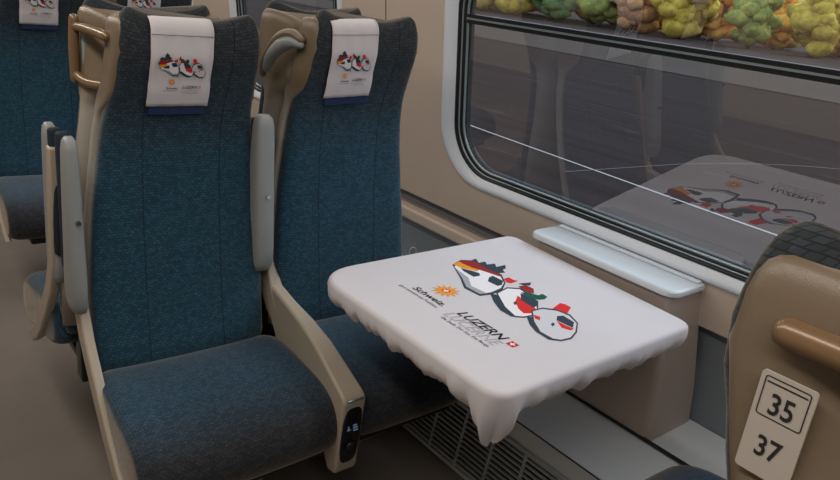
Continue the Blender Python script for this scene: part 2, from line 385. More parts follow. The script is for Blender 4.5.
def build_cushion(parent, m, W=.260, off=.006):
    prof = [(.03, .33), (.03, .40), (.028, .445), (.0, .462), (-.06, .470), (-.14, .468), (-.22, .462), (-.29, .455), (-.345, .442), (-.385, .418),
            (-.408, .380), (-.412, .340), (-.398, .300), (-.370, .275), (-.32, .268), (-.24, .272), (-.15, .285), (-.06, .31)]
    cy = sum(p[0] for p in prof) / len(prof); cz = sum(p[1] for p in prof) / len(prof)
    bm = bmesh.new(); rings = []
    n = 26
    for i in range(n + 1):
        u = -1 + 2 * i / n
        # denser stations near the ends
        x = math.sin(u * math.pi / 2)
        e = max(0, (abs(x) * W - (W - .04)) / .04)
        ins = .036 * (1 - math.sqrt(max(0, 1 - min(e, 1) ** 2)))
        ring = []
        for (y, z) in prof:
            d = Vector((y - cy, z - cz)); l = d.length
            k = max(0, 1 - ins / l) if l > 0 else 1
            yy = cy + d.x * k; zz = cz + d.y * k
            if yy < -.2: yy += .016 * abs(x) ** 4
            if zz > .40: zz += .006 * (abs(x) ** 2) * (1 - e)
            ring.append((x * W * (1 + .045 * max(0, min(1, -yy / .35))) + off, yy, zz))
        rings.append(ring)
    loft(bm, rings)
    bmesh.ops.recalc_face_normals(bm, faces=bm.faces)
    o = obj('seat_cushion', bm, m, parent)
    s = o.modifiers.new('sub', 'SUBSURF'); s.levels = 1; s.render_levels = 1
    uv_planar(o, lambda c: (c.x, c.y + (c.z - .45) * (-1 if False else 1) * (.9 if c.y < -.33 else .2)))
    return o
def make_seat(column, proto_name='train_seat'):
    """column 'aisle' or 'window'; the -X flank is the aisle flank"""
    t = empty(proto_name, (0, 0, 0))
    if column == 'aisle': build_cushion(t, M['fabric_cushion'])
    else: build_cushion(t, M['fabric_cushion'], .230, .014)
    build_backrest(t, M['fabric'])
    # rear shell: wraps the back from behind, deeper at head height
    bm = bmesh.new(); rings = []
    zs = [.44, .60, .80, .95, 1.05, 1.10, 1.12, 1.135, 1.155, 1.185, 1.23, 1.27, 1.304, 1.318, 1.328, 1.3325, 1.3345]
    for z in zs:
        head = max(0, min(1, (z - 1.108) / .045)); head = head * head * (3 - 2 * head)
        y0 = .052 - .047 * head; y1 = .105 + .062 * head
        ins = 0
        if z > 1.304: ins = .018 * (1 - math.sqrt(max(0, 1 - ((z - 1.304) / .031) ** 2)))
        rings.append(back_ring(z, y0=y0, y1=y1, grow=.009, ins=ins, flare=.016 * head))
    loft(bm, rings); obj('rear_shell', bm, M['shell'], t)
    # flank frame strip running down beside backrest and cushion
    bm = bmesh.new()
    c = [(.135, 1.0), (.112, .84), (.088, .67), (.030, .560), (-.055, .460), (-.135, .375), (-.21, .305), (-.275, .255)]
    wd = [.010, .030, .036, .038, .04, .044, .044, .034]
    prof = [(y - w * .5, z - w * .2) for (y, z), w in zip(c, wd)]
    back = [(y + w * .5 + .02, z - w * .55) for (y, z), w in zip(c, wd)]
    prism(bm, prof + back[::-1], -.270, -.244)
    o = obj('side_frame', bm, M['frame'], t); bev(o, .006); autosmooth(o)
    # under-seat carrier and leg
    bm = bmesh.new(); box(bm, (0, -.14, .262), (.36, .42, .035)); box(bm, (0, .06, .33), (.40, .06, .20))
    o = obj('seat_carrier', bm, M['black'], t); bev(o, .008)
    bm = bmesh.new(); LY = 0 if column == 'aisle' else .16
    loft(bm, [[(x_, y_ + LY, z_) for x_, y_, z_ in rr_] for rr_ in [[(.02, -.26, .25), (.16, -.26, .25), (.16, .05, .25), (.02, .05, .25)], [(.05, -.20, .12), (.14, -.20, .12), (.14, .03, .12), (.05, .03, .12)],
              [(.03, -.24, .0), (.16, -.24, .0), (.16, .07, .0), (.03, .07, .0)]]])
    bmesh.ops.recalc_face_normals(bm, faces=bm.faces)
    o = obj('leg', bm, M['frame'], t, smooth=False); bev(o, .01)
    # grab handle on the aisle flank of the headrest shell
    hs = headshift(1.3); xf = (-.174 if column == 'aisle' else -.186) + hs
    f = front_y(1.3)
    bm = bmesh.new()
    if column == 'aisle':
        tube(bm, [(xf - .022, f + .053, 1.304), (xf - .026, f + .11, 1.306), (xf - .03, f + .19, 1.306), (xf - .032, f + .275, 1.302)], [.0125, .012, .0115, .011], flat=1.0)
        tube(bm, [(xf - .012, f + .125, 1.176), (xf - .024, f + .17, 1.172), (xf - .032, f + .22, 1.172), (xf - .034, f + .275, 1.178)], .0115)
        h = obj('grab_handle', bm, M['handle'], t)
        bm = bmesh.new(); tube(bm, [(xf - .034, f + .282, 1.322), (xf - .036, f + .284, 1.25), (xf - .036, f + .284, 1.165)], [.012, .0135, .012], flat=1.0)
        obj('grip', bm, M['handle'], h)
        bm = bmesh.new()
        box(bm, (xf - .012, f + .262, 1.24), (.02, .018, .125)); o = obj('bracket', bm, M['arm'], h); bev(o, .005)
    else:
        tube(bm, [(xf - .018, f + .05, 1.292), (xf - .024, f + .085, 1.303), (xf - .030, f + .130, 1.294), (xf - .036, f + .180, 1.262), (xf - .040, f + .220, 1.215), (xf - .038, f + .235, 1.17)],
             [.010, .014, .016, .014, .011, .008], flat=1.25)
        h = obj('grab_handle', bm, M['shell'], t)
        bm = bmesh.new()
        tube(bm, [(xf - .020, f + .05, 1.278), (xf - .027, f + .085, 1.282), (xf - .034, f + .130, 1.268), (xf - .040, f + .180, 1.232), (xf - .040, f + .210, 1.190)], [.010, .017, .020, .016, .010], flat=1.2)
        obj('grip', bm, M['arm'], h)
    # raised armrest on the aisle flank: grey underside turned to the front
    xa = -.266 if column == 'aisle' else -.290
    wa = .020 if column == 'aisle' else .031
    ARM_DZ = .032 if column == 'aisle' else .012
    bm = bmesh.new(); rings = []
    for z, y0, y1, k in [(z_ - ARM_DZ, y0_, y1_, k_) for z_, y0_, y1_, k_ in [(.640, .085, .100, .55), (.652, .040, .125, .85), (.675, .028, .138, .98), (.72, .026, .140, 1), (.80, .034, .128, 1), (.92, .044, .118, .97), (1.02, .050, .110, .92),
                         (1.07, .054, .106, .86), (1.092, .058, .100, .74), (1.102, .068, .090, .45)]]:
        r = []
        for j in range(24):
            a = 2 * math.pi * j / 24; c_, s_ = math.cos(a), math.sin(a)
            r.append((xa + wa * k * math.copysign(abs(c_) ** .55, c_), (y0 + y1) / 2 + (y1 - y0) / 2 * math.copysign(abs(s_) ** .55, s_), z))
        rings.append(r)
    loft(bm, rings); a = obj('armrest', bm, M['arm'], t)
    bm = bmesh.new(); cyl(bm, (xa + .002, .043, .865), (xa + .002, .034, .865), .0062, .0062, 16)
    bmesh.ops.create_circle(bm, cap_ends=True, radius=.0026, segments=6, matrix=Matrix.Translation((xa + .002, .0335, .865)) @ Matrix.Rotation(R(90), 4, 'X'))
    obj('screw', bm, M['steel'], a, smooth=False)
    bm = bmesh.new(); box(bm, (xa, .138, .89), (wa * 1.7, .028, .36)); o = obj('arm_pad', bm, M['arm_dark'], a); bev(o, .01)
    bm = bmesh.new(); cyl(bm, (xa, .118, .690), (-.236, .118, .690), .022, .022, 24); o = obj('pivot', bm, M['frame'], a); bev(o, .004)
    if column == 'window':
        # centre console between the two cushions with the socket panel at its front end
        bm = bmesh.new()
        top = [(.10, .66), (.03, .590), (-.06, .572), (-.16, .556), (-.26, .530), (-.35, .492), (-.415, .462), (-.432, .452)]
        bot = [(-.440, .44), (-.425, .225), (-.418, .210), (-.38, .203), (-.34, .26), (-.25, .36), (-.1, .42), (.06, .5), (.10, .55)]
        prof = top + bot
        def hw(y): return .019 + .017 * max(0, min(1, (-y - .05) / .38))
        L_ = []; 
        for sgn in (-1, 1):
            L_.append([(-.249 + sgn * hw(y), y + .022 * max(0, min(1, -y / .3)), z) for y, z in prof])
        loft(bm, L_); bmesh.ops.recalc_face_normals(bm, faces=bm.faces)
        cc = obj('centre_console', bm, M['frame'], t); bev(cc, .008); autosmooth(cc)
        bm = bmesh.new()
        rr = []
        for (d, s_) in ((0, 1), (-.006, 1), (-.010, .9)):
            ring = []
            for j in range(28):
                a_ = 2 * math.pi * j / 28; c_, q_ = math.cos(a_), math.sin(a_)
                z = .330 + .092 * s_ * math.copysign(abs(q_) ** .5, q_)
                ring.append((-.249 + .031 * s_ * math.copysign(abs(c_) ** .6, c_), -.412 + (.44 - z) * .08 + d, z))
            rr.append(ring)
        loft(bm, rr); bmesh.ops.recalc_face_normals(bm, faces=bm.faces)
        sp = obj('socket_panel', bm, M['black'], cc); autosmooth(sp)
        bm = bmesh.new()
        for dx, dz, w_, h_ in ((-.012, .0, .010, .003), (-.014, .006, .003, .012), (.008, .004, .014, .004), (.010, -.005, .014, .004), (.006, .012, .012, .003)):
            box(bm, (-.249 + dx, -.424 + (.44 - .355 - dz) * .08, .355 + dz), (w_, .002, h_))
        obj('socket_symbols', bm, M['lcd'], sp, smooth=False)
        bm = bmesh.new(); cyl(bm, (-.249, -.412, .300), (-.249, -.421, .300), .016, .014, 24); obj('socket', bm, M['gasket'], sp)
        bm = bmesh.new(); box(bm, (-.249, -.4185, .4455), (.05, .004, .004)); obj('edge_line', bm, M['alu'], cc)
    return t
def descend_copy(o, parent=None):
    c = o.copy(); COL.objects.link(c); c.parent = parent
    for ch in list(o.children): descend_copy(ch, c)
    return c

# ------------------------------------------------------------------ headrest cloth (own thing)
def make_headcloth():
    t = empty('headrest_cloth', (0, 0, 0))
    hx = headshift(1.25) - .030
    W = .0785; zt = 1.370; zb = 1.140
    def surf(z): return front_y(min(z, 1.35)) - .006 - .004 * (1 - min(1, (z - zb) / .1)) if z > zb else front_y(z) - .010
    path = []
    for i in range(20):
        z = zb + (1.324 - zb) * i / 19; path.append((surf(z), z))
    y0 = path[-1][0]
    for i in range(1, 9):
        a = i / 8 * math.pi / 2; path.append((y0 + .030 * (1 - math.cos(a)), 1.324 + .037 * math.sin(a)))
    path.append((y0 + .07, 1.360)); path.append((y0 + .094, 1.347))
    bm = bmesh.new(); n = 12; rows = []
    for j, (y, z) in enumerate(path):
        rows.append([bm.verts.new((hx + W * (1 + .015 * (1 if z < 1.2 else 0)) * (-1 + 2 * i / n), y - .0015 * math.sin(i * 1.7 + j * .3), z)) for i in range(n + 1)])
    for a, b in zip(rows, rows[1:]):
        for i in range(n): bm.faces.new((a[i], a[i + 1], b[i + 1], b[i]))
    c = obj('cloth_panel', bm, M['cloth'], t)
    s = c.modifiers.new('solid', 'SOLIDIFY'); s.thickness = .0022; s.offset = -1
    bm = bmesh.new(); box(bm, (hx, surf(1.322) - .0016, 1.322), (W * 2.0, .0016, .0022)); obj('hem_seam', bm, M['ink_faint'], c)
    bm = bmesh.new()
    vs = box(bm, (hx + .003, front_y(1.13) - .003, 1.134), (.150, .012, .034)); o = obj('fastening_strip', bm, M['blue'], t); bev(o, .002)
    k = .245
    def place(u, v, h):
        x = hx - .002 + (u * k); z = 1.232 + (v + .02) * k * 1.02
        return (x, surf(z) - .0025 - h * 1.2, z)
    art_object('printed_artwork', place, t, step=.00003, base=.0001)
    return t

# ------------------------------------------------------------------ place seats and cloths
CA, CW = .695, 1.228
Y1 = 1.725
def put(o, x, y, rz=0): o.location = (x, y, 0); o.rotation_euler = (0, 0, rz); return o

# mirrored flank for seats that face +Y: their aisle side is +X local, so build a mirrored mesh set
def mirror_tree(src):
    c = descend_copy(src)
    def walk(o):
        if o.type == 'MESH':
            me = o.data.copy(); me.transform(Matrix.Diagonal((-1, 1, 1, 1))); me.flip_normals(); o.data = me
        for ch in o.children: walk(ch)
    walk(c); return c

aisle = make_seat('aisle'); window = make_seat('window')
G_ROW = None
put(aisle, CA, Y1); put(window, CW, Y1)
tag(aisle, 'teal patterned seat by the aisle facing the camera, white cloth, nearest complete seat', 'seat')
tag(window, 'teal patterned window seat partly behind the white-covered table, facing the camera', 'seat')
Y3 = 3.62
a3 = descend_copy(aisle); put(a3, CA + .090, Y3); w3 = descend_copy(window); put(w3, CW + .045, Y3)
tag(a3, 'teal seat at the far left edge of the picture, one bay further down', 'seat')
tag(w3, 'teal seat far behind, only its headrest top showing above the front aisle seat', 'seat')
am = mirror_tree(aisle); wm = mirror_tree(window)
put(am, CA - .006, .274, math.pi)
tag(am, 'tan-backed seat in the near right corner with the 35 and 37 number plate', 'seat')
put(wm, CW + .095, .320, math.pi); wm.scale.z = 1.04
tag(wm, 'teal window seat in the bottom right corner, only its cushion edge showing', 'seat')
# back-to-back row behind the front row
Y2 = 2.16
ab = descend_copy(am); put(ab, CA, Y2, math.pi); wb = descend_copy(wm); put(wb, CW, Y2, math.pi)
tag(ab, 'seat turned away directly behind the front aisle seat, dark armrest pad raised at its side', 'seat')
tag(wb, 'seat turned away directly behind the front window seat, tan shell top showing', 'seat')
# these two share the grab handles of the front row
for s_ in (ab, wb):
    for ch in list(s_.children):
        if ch.name.startswith('grab_handle'):
            for g in list(ch.children): bpy.data.objects.remove(g)
            bpy.data.objects.remove(ch)

hc = make_headcloth(); put(hc, CA, Y1)
tag(hc, 'white cloth with small train print on the headrest of the front aisle seat', 'headrest cloth', 'printed headrest cloths')
def hcopy(x, y, lab):
    c = descend_copy(hc); put(c, x, y); tag(c, lab, 'headrest cloth', 'printed headrest cloths'); return c
h2 = hcopy(CW - .025, Y1, 'white cloth with small train print on the headrest of the window seat behind the table')
hcopy(CA + .090, Y3, 'white train-print cloth on the headrest at the far left edge')
h4 = hcopy(CW + .02, Y3, 'white printed cloth glimpsed at the top edge above the front aisle seat')

for o_ in (window, w3, wb, h2, h4): o_.scale.z = 1.022
am.scale.z = .992
for o_ in (h2,):
    o_.rotation_euler.y = R(-3.0); o_.location.x += math.sin(R(3.0)) * 1.27; o_.location.y -= .004
for s_ in (ab, wb):
    for ch in s_.children:
        if ch.name.startswith('armrest'): ch.location = (-.018, 0, -.025)

# number plate on the near seat, aisle flank of the headrest shell (an adhesive sign of its own part)
def plate(parent):
    # local coordinates of the mirrored seat: aisle flank is +X, world y = .295 - local y
    xs = .199 - headshift(1.25)
    bm = bmesh.new()
    def P(a, b, h):    # a along reading direction (towards the shell's rear), b up
        return (xs + h, .108 + a, 1.2305 + b)
    def rr(w, h, r, off=(0, 0)):
        out = []
        for cx, cy, a0 in ((w - r, h - r, 0), (-w + r, h - r, 90), (-w + r, -h + r, 180), (w - r, -h + r, 270)):
            for i in range(6):
                a = R(a0 + i * 18); out.append((cx + r * math.cos(a) + off[0], cy + r * math.sin(a) + off[1]))
        return out
    loft(bm, [[P(a, b, 0) for a, b in rr(.0205, .0425, .003)], [P(a, b, .0022) for a, b in rr(.0205, .0425, .003)]])
    bmesh.ops.recalc_face_normals(bm, faces=bm.faces)
    o = obj('number_plate', bm, M['plate'], parent, smooth=False); o['label'] = 'white number plate reading 35 and 37'
    bm = bmesh.new(); h = .0026
    def ring(w, hh, r, t, off):
        A = [bm.verts.new(P(a, b, h)) for a, b in rr(w, hh, r, off)]; B = [bm.verts.new(P(a, b, h)) for a, b in rr(w - t, hh - t, max(r - t, .001), off)]
        for i in range(len(A)):
            k = (i + 1) % len(A); bm.faces.new((A[i], A[k], B[k], B[i]))
    ring(.0170, .0165, .0025, .0009, (0, .0230))
    q = [(-.0150, .0355), (.0150, .0355), (.0150, .0343), (-.0150, .0343)]
    bm.faces.new([bm.verts.new(P(a, b, h)) for a, b in q])
    for s, yy in (('35', .0105), ('37', -.0255)):
        vs, fs = text_tris(s, .0245, .0004)
        m0 = min(a for a, b in vs); m1 = max(a for a, b in vs)
        bb = [bm.verts.new(P((a - (m0 + m1) / 2) * .80, b + yy, h)) for a, b in vs]
        for f in fs: bm.faces.new([bb[i] for i in f])
    obj('numerals', bm, M['digit'], o, smooth=False)
plate(am)

# ------------------------------------------------------------------ table, cloth
TZ = .75
t = empty('window_table', (1.32, 1.16, 0)); tag(t, 'fixed window table under the white cloth, between the facing seats', 'table')
bm = bmesh.new(); box(bm, (0, 0, TZ - .02), (.70, .64, .03)); o = obj('tabletop', bm, M['table'], t); bev(o, .012)
bm = bmesh.new()
prism(bm, [(.39, .70), (-.10, .70), (-.14, .685), (.06, .655), (.22, .58), (.32, .46), (.39, .40)], -.03, .03, ax=1)
o = obj('support_bracket', bm, M['slat'], t); bev(o, .008)

def outline_pts():
    # plan of the cloth-covered table (x, y), counter-clockwise from the aisle-near corner
    c = [(.945, .795, .060), (1.672, .800, .045), (1.718, 1.515, .05), (.94, 1.500, .13)]
    pts = []
    for i, (x, y, r) in enumerate(c):
        a = Vector((x, y)); p = Vector(c[i - 1][:2]); q = Vector(c[(i + 1) % 4][:2])
        d0 = (p - a).normalized(); d1 = (q - a).normalized()
        s0 = a + d0 * r; s1 = a + d1 * r
        for k in range(9):
            tt = k / 8; pts.append(s0 * (1 - tt) ** 2 + a * 2 * tt * (1 - tt) + s1 * tt * tt)
    # resample evenly
    L = [0]
    for i in range(len(pts)): L.append(L[-1] + (pts[(i + 1) % len(pts)] - pts[i]).length)
    N = 320; out = []; j = 0
    for i in range(N):
        d = L[-1] * i / N
        while L[j + 1] < d: j += 1
        f = (d - L[j]) / max(1e-9, L[j + 1] - L[j]); out.append(pts[j].lerp(pts[(j + 1) % len(pts)], f))
    return out
def make_tablecloth():
    root = empty('tablecloth', (1.32, 1.16, TZ))
    tag(root, 'white elastic tablecloth printed with trains, stretched over the window table', 'tablecloth')
    P = outline_pts(); N = len(P); C0 = Vector((1.32, 1.16))
    nor = []
    for i in range(N):
        d = (P[(i + 1) % N] - P[i - 1]).normalized(); nor.append(Vector((d.y, -d.x)))
    corner = Vector((.945, .80))
    bm = bmesh.new(); rings = []
    top = TZ + .006
    for s in (.04, .25, .5, .72, .86, .94):
        rings.append([(C0.x + (p.x - C0.x) * s - 1.32, C0.y + (p.y - C0.y) * s - 1.16, top - TZ + .0003 * noise.noise(Vector((p.x * 5 * s, p.y * 5 * s, 1)))) for p in P])
    K = 14
    fold = []
    for i in range(N):
        s = i / N * 46
        v = noise.noise(Vector((math.cos(2 * math.pi * i / N) * 9, math.sin(2 * math.pi * i / N) * 9, 3)))
        v2 = noise.noise(Vector((math.cos(2 * math.pi * i / N) * 26, math.sin(2 * math.pi * i / N) * 26, 8)))
        fold.append((v, v2))
    for k in range(K):
        t_ = k / (K - 1)
        ring = []
        for i, p in enumerate(P):
            v, v2 = fold[i]
            dc = (p - corner).length; cr1 = noise.noise(Vector((i * .35, 4, 0))); cr2 = noise.noise(Vector((i * .8, 9, 0)))
            drop = .068 + .009 * v + .005 * v2 + .085 * math.exp(-(dc / .07) ** 2)
            # wall side tucks away
            if p.x > 1.66: drop = .035
            if p.y > 1.45: drop = .04 + .01 * v
            if t_ < .3:
                a = t_ / .3 * math.pi / 2; out = -.014 + .014 * math.sin(a); dz = -.012 * (1 - math.cos(a))
            else:
                q = (t_ - .3) / .7
                out = .004 * math.sin(q * 3) + (.009 * v2 + .008 * v) * q ** 1.1 - .022 * q ** 2.5
                if dc < .16: out += (.010 * math.sin(i * .75) * q) - .012 * q * math.exp(-(dc / .06) ** 2)
                # elastic gather: crimps close to the hem
                out += (.012 * cr1 + .009 * cr2) * max(0, q - .25)
                dz = -.012 - (drop - .012) * q + (.007 * cr1 + .004 * cr2) * q * q
            n = nor[i]
            ring.append((p.x + n.x * out - 1.32, p.y + n.y * out - 1.16, top - TZ + dz))
        rings.append(ring)
    loft(bm, rings, cap0=True, cap1=False)
    bmesh.ops.recalc_face_normals(bm, faces=bm.faces)
    o = obj('cloth_sheet', bm, M['cloth'], root)
    art_object('printed_artwork', lambda u, v, h: (v, -u, top - TZ + .0004 + h), root, step=.00002, base=0)
    # little loop of the draw cord at the far edge
    bm = bmesh.new(); pts = []
    for i in range(13):
        a = i / 12 * 2 * math.pi; pts.append((-.010 + .013 * math.cos(a), .374 + .002 * math.sin(a), -.006 + .014 * math.sin(a)))
    tube(bm, pts, .0016, n=8); obj('draw_cord', bm, M['arm'], root)
make_tablecloth()

# ------------------------------------------------------------------ waste bin / ledge between table and wall
t = empty('window_ledge_box', (1.80, 1.16, .33)); tag(t, 'brown storage box with pale curved lid between the table and the window wall', 'storage box')
bm = bmesh.new()
def rect(x0, x1, y0, y1, z, r=.03, n=5):
    out = []
    for cx, cy, a0, rr_ in ((x1, y1, 0, .002), (x0, y1, 90, r), (x0, y0, 180, r), (x1, y0, 270, .002)):
        sx = 1 if cx == x1 else -1; sy = 1 if cy == y1 else -1
        for i in range(n + 1):
            a = R(a0 + 90 * i / n); out.append((cx - sx * rr_ + rr_ * math.cos(a) - 1.80, cy - sy * rr_ + rr_ * math.sin(a) - 1.16, z - .33))
    return out
loft(bm, [rect(1.716, 1.935, .865, 1.42, .334), rect(1.722, 1.93, .875, 1.42, .45), rect(1.725, 1.905, .893, 1.42, .62), rect(1.728, 1.892, .905, 1.42, .72), rect(1.728, 1.872, .908, 1.42, .772)])
o = obj('box_body', bm, M['bin'], t); autosmooth(o, 40)
bm = bmesh.new()
loft(bm, [rect(1.712, 1.866, .898, 1.432, .7765, .035), rect(1.706, 1.866, .893, 1.437, .780, .04), rect(1.7055, 1.866, .8925, 1.437, .7915, .04), rect(1.709, 1.866, .896, 1.434, .7955, .04), rect(1.716, 1.866, .901, 1.431, .797, .035)])
o = obj('lid', bm, M['lid'], t); autosmooth(o, 50)
bm = bmesh.new(); box(bm, (1.854 - 1.80, 1.165 - 1.16, .800 - .33), (.022, .52, .006)); o = obj('hinge_strip', bm, M['bezel'], o); bev(o, .002)

# ------------------------------------------------------------------ convector along the wall
t = empty('heater_unit', (1.6, 1.0, 0)); tag(t, 'low blue-grey heater casing with slotted grille along the wall under the table', 'heater')
def hp(x, y, z): return (x - 1.6, y - 1.0, z)
YA, YB = -.9, 2.9
bm = bmesh.new()
prof = [(1.50, .298), (1.725, .333), (1.953, .333), (1.953, .004), (1.56, .004), (1.50, .215)]
loft(bm, [[hp(x, YA, z) for x, z in prof], [hp(x, YB, z) for x, z in prof]]); bmesh.ops.recalc_face_normals(bm, faces=bm.faces)
o = obj('casing', bm, M['heater'], t, smooth=False); bev(o, .005, 2)
bm = bmesh.new(); box(bm, hp(1.4985, 1, .2925), (.003, YB - YA, .003)); box(bm, hp(1.715, 1, .3375), (.012, YB - YA, .006)); obj('seam_strip', bm, M['gasket'], t, smooth=False)
bm = bmesh.new()
p = [(1.488, .222), (1.455, .010), (1.56, .010), (1.50, .222)]
loft(bm, [[hp(x + .012, YA, z) for x, z in p], [hp(x + .012, YB, z) for x, z in p]]); bmesh.ops.recalc_face_normals(bm, faces=bm.faces)
g = obj('grille_backing', bm, M['gasket'], t, smooth=False)
bm = bmesh.new()
for i in range(13):
    f = i / 12; x = 1.488 + (1.455 - 1.488) * f; z = .222 - .212 * f
    box(bm, hp(x + .003, 1, z), (.008, YB - YA, .0058 if 0 < i < 12 else .013))
for i in range(30):
    y = YA + .06 + i * .13
    if y > YB: break
    bb = box(bm, hp(1.4745, y, .116), (.006, .010, .212), Matrix.Rotation(R(8.8), 4, 'Y'))
obj('grille', bm, M['slat'], t, smooth=False)

# ------------------------------------------------------------------ room shell
def struct(name, bm, m, **k): o = obj(name, bm, m, **k); o['kind'] = 'structure'; return o
TL = math.tan(R(7))
def WX(z): return 1.87 - (z - .86) * TL
NV = Vector((math.cos(R(7)), 0, math.sin(R(7))))      # outward normal of the leaning wall
def WP(y, z, d=0): return Vector((WX(z), y, z)) + NV * d
bm = bmesh.new(); box(bm, (.3, 3, -.05), (4.0, 10.4, .1)); struct('floor', bm, M['floor'], smooth=False)
bm = bmesh.new(); box(bm, (.3, 3, 2.16), (4.0, 10.4, .08)); struct('ceiling', bm, M['ceiling'], smooth=False)
bm = bmesh.new(); box(bm, (-1.45, 3, 1.06), (.08, 10.4, 2.12)); struct('wall_left', bm, M['wall'], smooth=False)
bm = bmesh.new(); box(bm, (.3, -2.2, 1.06), (3.5, .08, 2.12)); struct('wall_back', bm, M['wall'], smooth=False)
bm = bmesh.new(); box(bm, (.3, 7.9, 1.06), (3.5, .08, 2.12)); struct('wall_front', bm, M['wall_dark'], smooth=False)
bm = bmesh.new(); box(bm, (1.985, 3, .33), (.06, 10.4, .66)); struct('wall_right_lower', bm, M['wall_dark'], smooth=False)

def rloop(y0, y1, z0, z1, r, n=12):
    out = []
    for cy, cz, a0 in ((y1 - r, z1 - r, 0), (y0 + r, z1 - r, 90), (y0 + r, z0 + r, 180), (y1 - r, z0 + r, 270)):
        for i in range(n + 1):
            a = R(a0 + 90 * i / n); out.append((cy + r * math.cos(a), cz + r * math.sin(a)))
    return out
ZA, ZB, ZW0, ZW1 = .66, 2.12, .82, 1.66
wins = [(-.02, 2.075), (2.80, 3.95), (4.5, 7.2)]
bm = bmesh.new()
edges = [-2.2] + [(wins[0][1] + wins[1][0]) / 2 + .035, (wins[1][1] + wins[2][0]) / 2] + [7.9]
for (a, b), e0, e1 in zip(wins, edges, edges[1:]):
    inner = rloop(a, b, .805, ZW1, .22)
    n = len(inner); q = n // 4
    outer = []
    for i, (y, z) in enumerate(inner):
        k = i // q
        f = (i % q) / (q - 1)
        # project each inner point outwards on the panel rectangle
        cy, cz = (a + b) / 2, (.805 + ZW1) / 2
        if k == 0: o_ = (e1, z + (ZB - z) * f) if f < .5 else (e1 + (y - e1) * (f - .5) * 2, ZB)
        elif k == 1: o_ = (y + (e0 - y) * f * 2, ZB) if f < .5 else (e0, ZB + (z - ZB) * (f - .5) * 2)
        elif k == 2: o_ = (e0, z + (ZA - z) * f * 2) if f < .5 else (e0 + (y - e0) * (f - .5) * 2, ZA)
        else: o_ = (y + (e1 - y) * f * 2, ZA) if f < .5 else (e1, ZA + (z - ZA) * (f - .5) * 2)
        if k == 0 and f < .5: o_ = (e1, z + (ZB - z) * f * 2)
        outer.append(o_)
    vi = [bm.verts.new(WP(y, z)) for y, z in inner]; vm = [bm.verts.new(WP(y + (oy - y) * .1, z + (oz - z) * .1, -.003)) for (y, z), (oy, oz) in zip(inner, outer)]
    vo = [bm.verts.new(WP(y, z)) for y, z in outer]
    for A, B in ((vi, vm), (vm, vo)):
        for i in range(n):
            k = (i + 1) % n
            try: bm.faces.new((A[i], A[k], B[k], B[i]))
            except ValueError: pass
# return of the panel under its lower edge
lo = [bm.verts.new(WP(-2.2, ZA)), bm.verts.new(WP(7.9, ZA)), bm.verts.new((1.96, 7.9, ZA - .03)), bm.verts.new((1.96, -2.2, ZA - .03))]
bm.faces.new(lo)
bmesh.ops.remove_doubles(bm, verts=bm.verts, dist=1e-5)
bmesh.ops.recalc_face_normals(bm, faces=bm.faces)
o = struct('wall_right', bm, M['wall']); autosmooth(o, 30)
# fine joints and the pale trim line on the wall
def wall_strip(name, y0, y1, z0, z1, d, m):
    bm = bmesh.new()
    loft(bm, [[WP(y0, z0, .004), WP(y0, z0, -d), WP(y0, z1, -d), WP(y0, z1, .004)], [WP(y1, z0, .004), WP(y1, z0, -d), WP(y1, z1, -d), WP(y1, z1, .004)]])
    bmesh.ops.recalc_face_normals(bm, faces=bm.faces)
    return struct(name, bm, m, smooth=False)
M['joint'] = mat('panel_joint', rgb(92, 80, 68), .6)
M['trimline'] = mat('pale_trim', rgb(206, 184, 156), .4)
wall_strip('trim_1', -2.2, 7.9, .7075, .7100, .0012, M['trimline'])
wall_strip('trim_2', 2.455, 2.460, .71, 2.1, .0012, M['joint'])
wall_strip('trim_3', 2.07, 2.455, 1.178, 1.181, .0012, M['joint'])
bm = bmesh.new(); box(bm, (1.915, 2.10, .575), (.09, .72, .05)); o = struct('trim_4', bm, M['wall'], smooth=False); bev(o, .012)

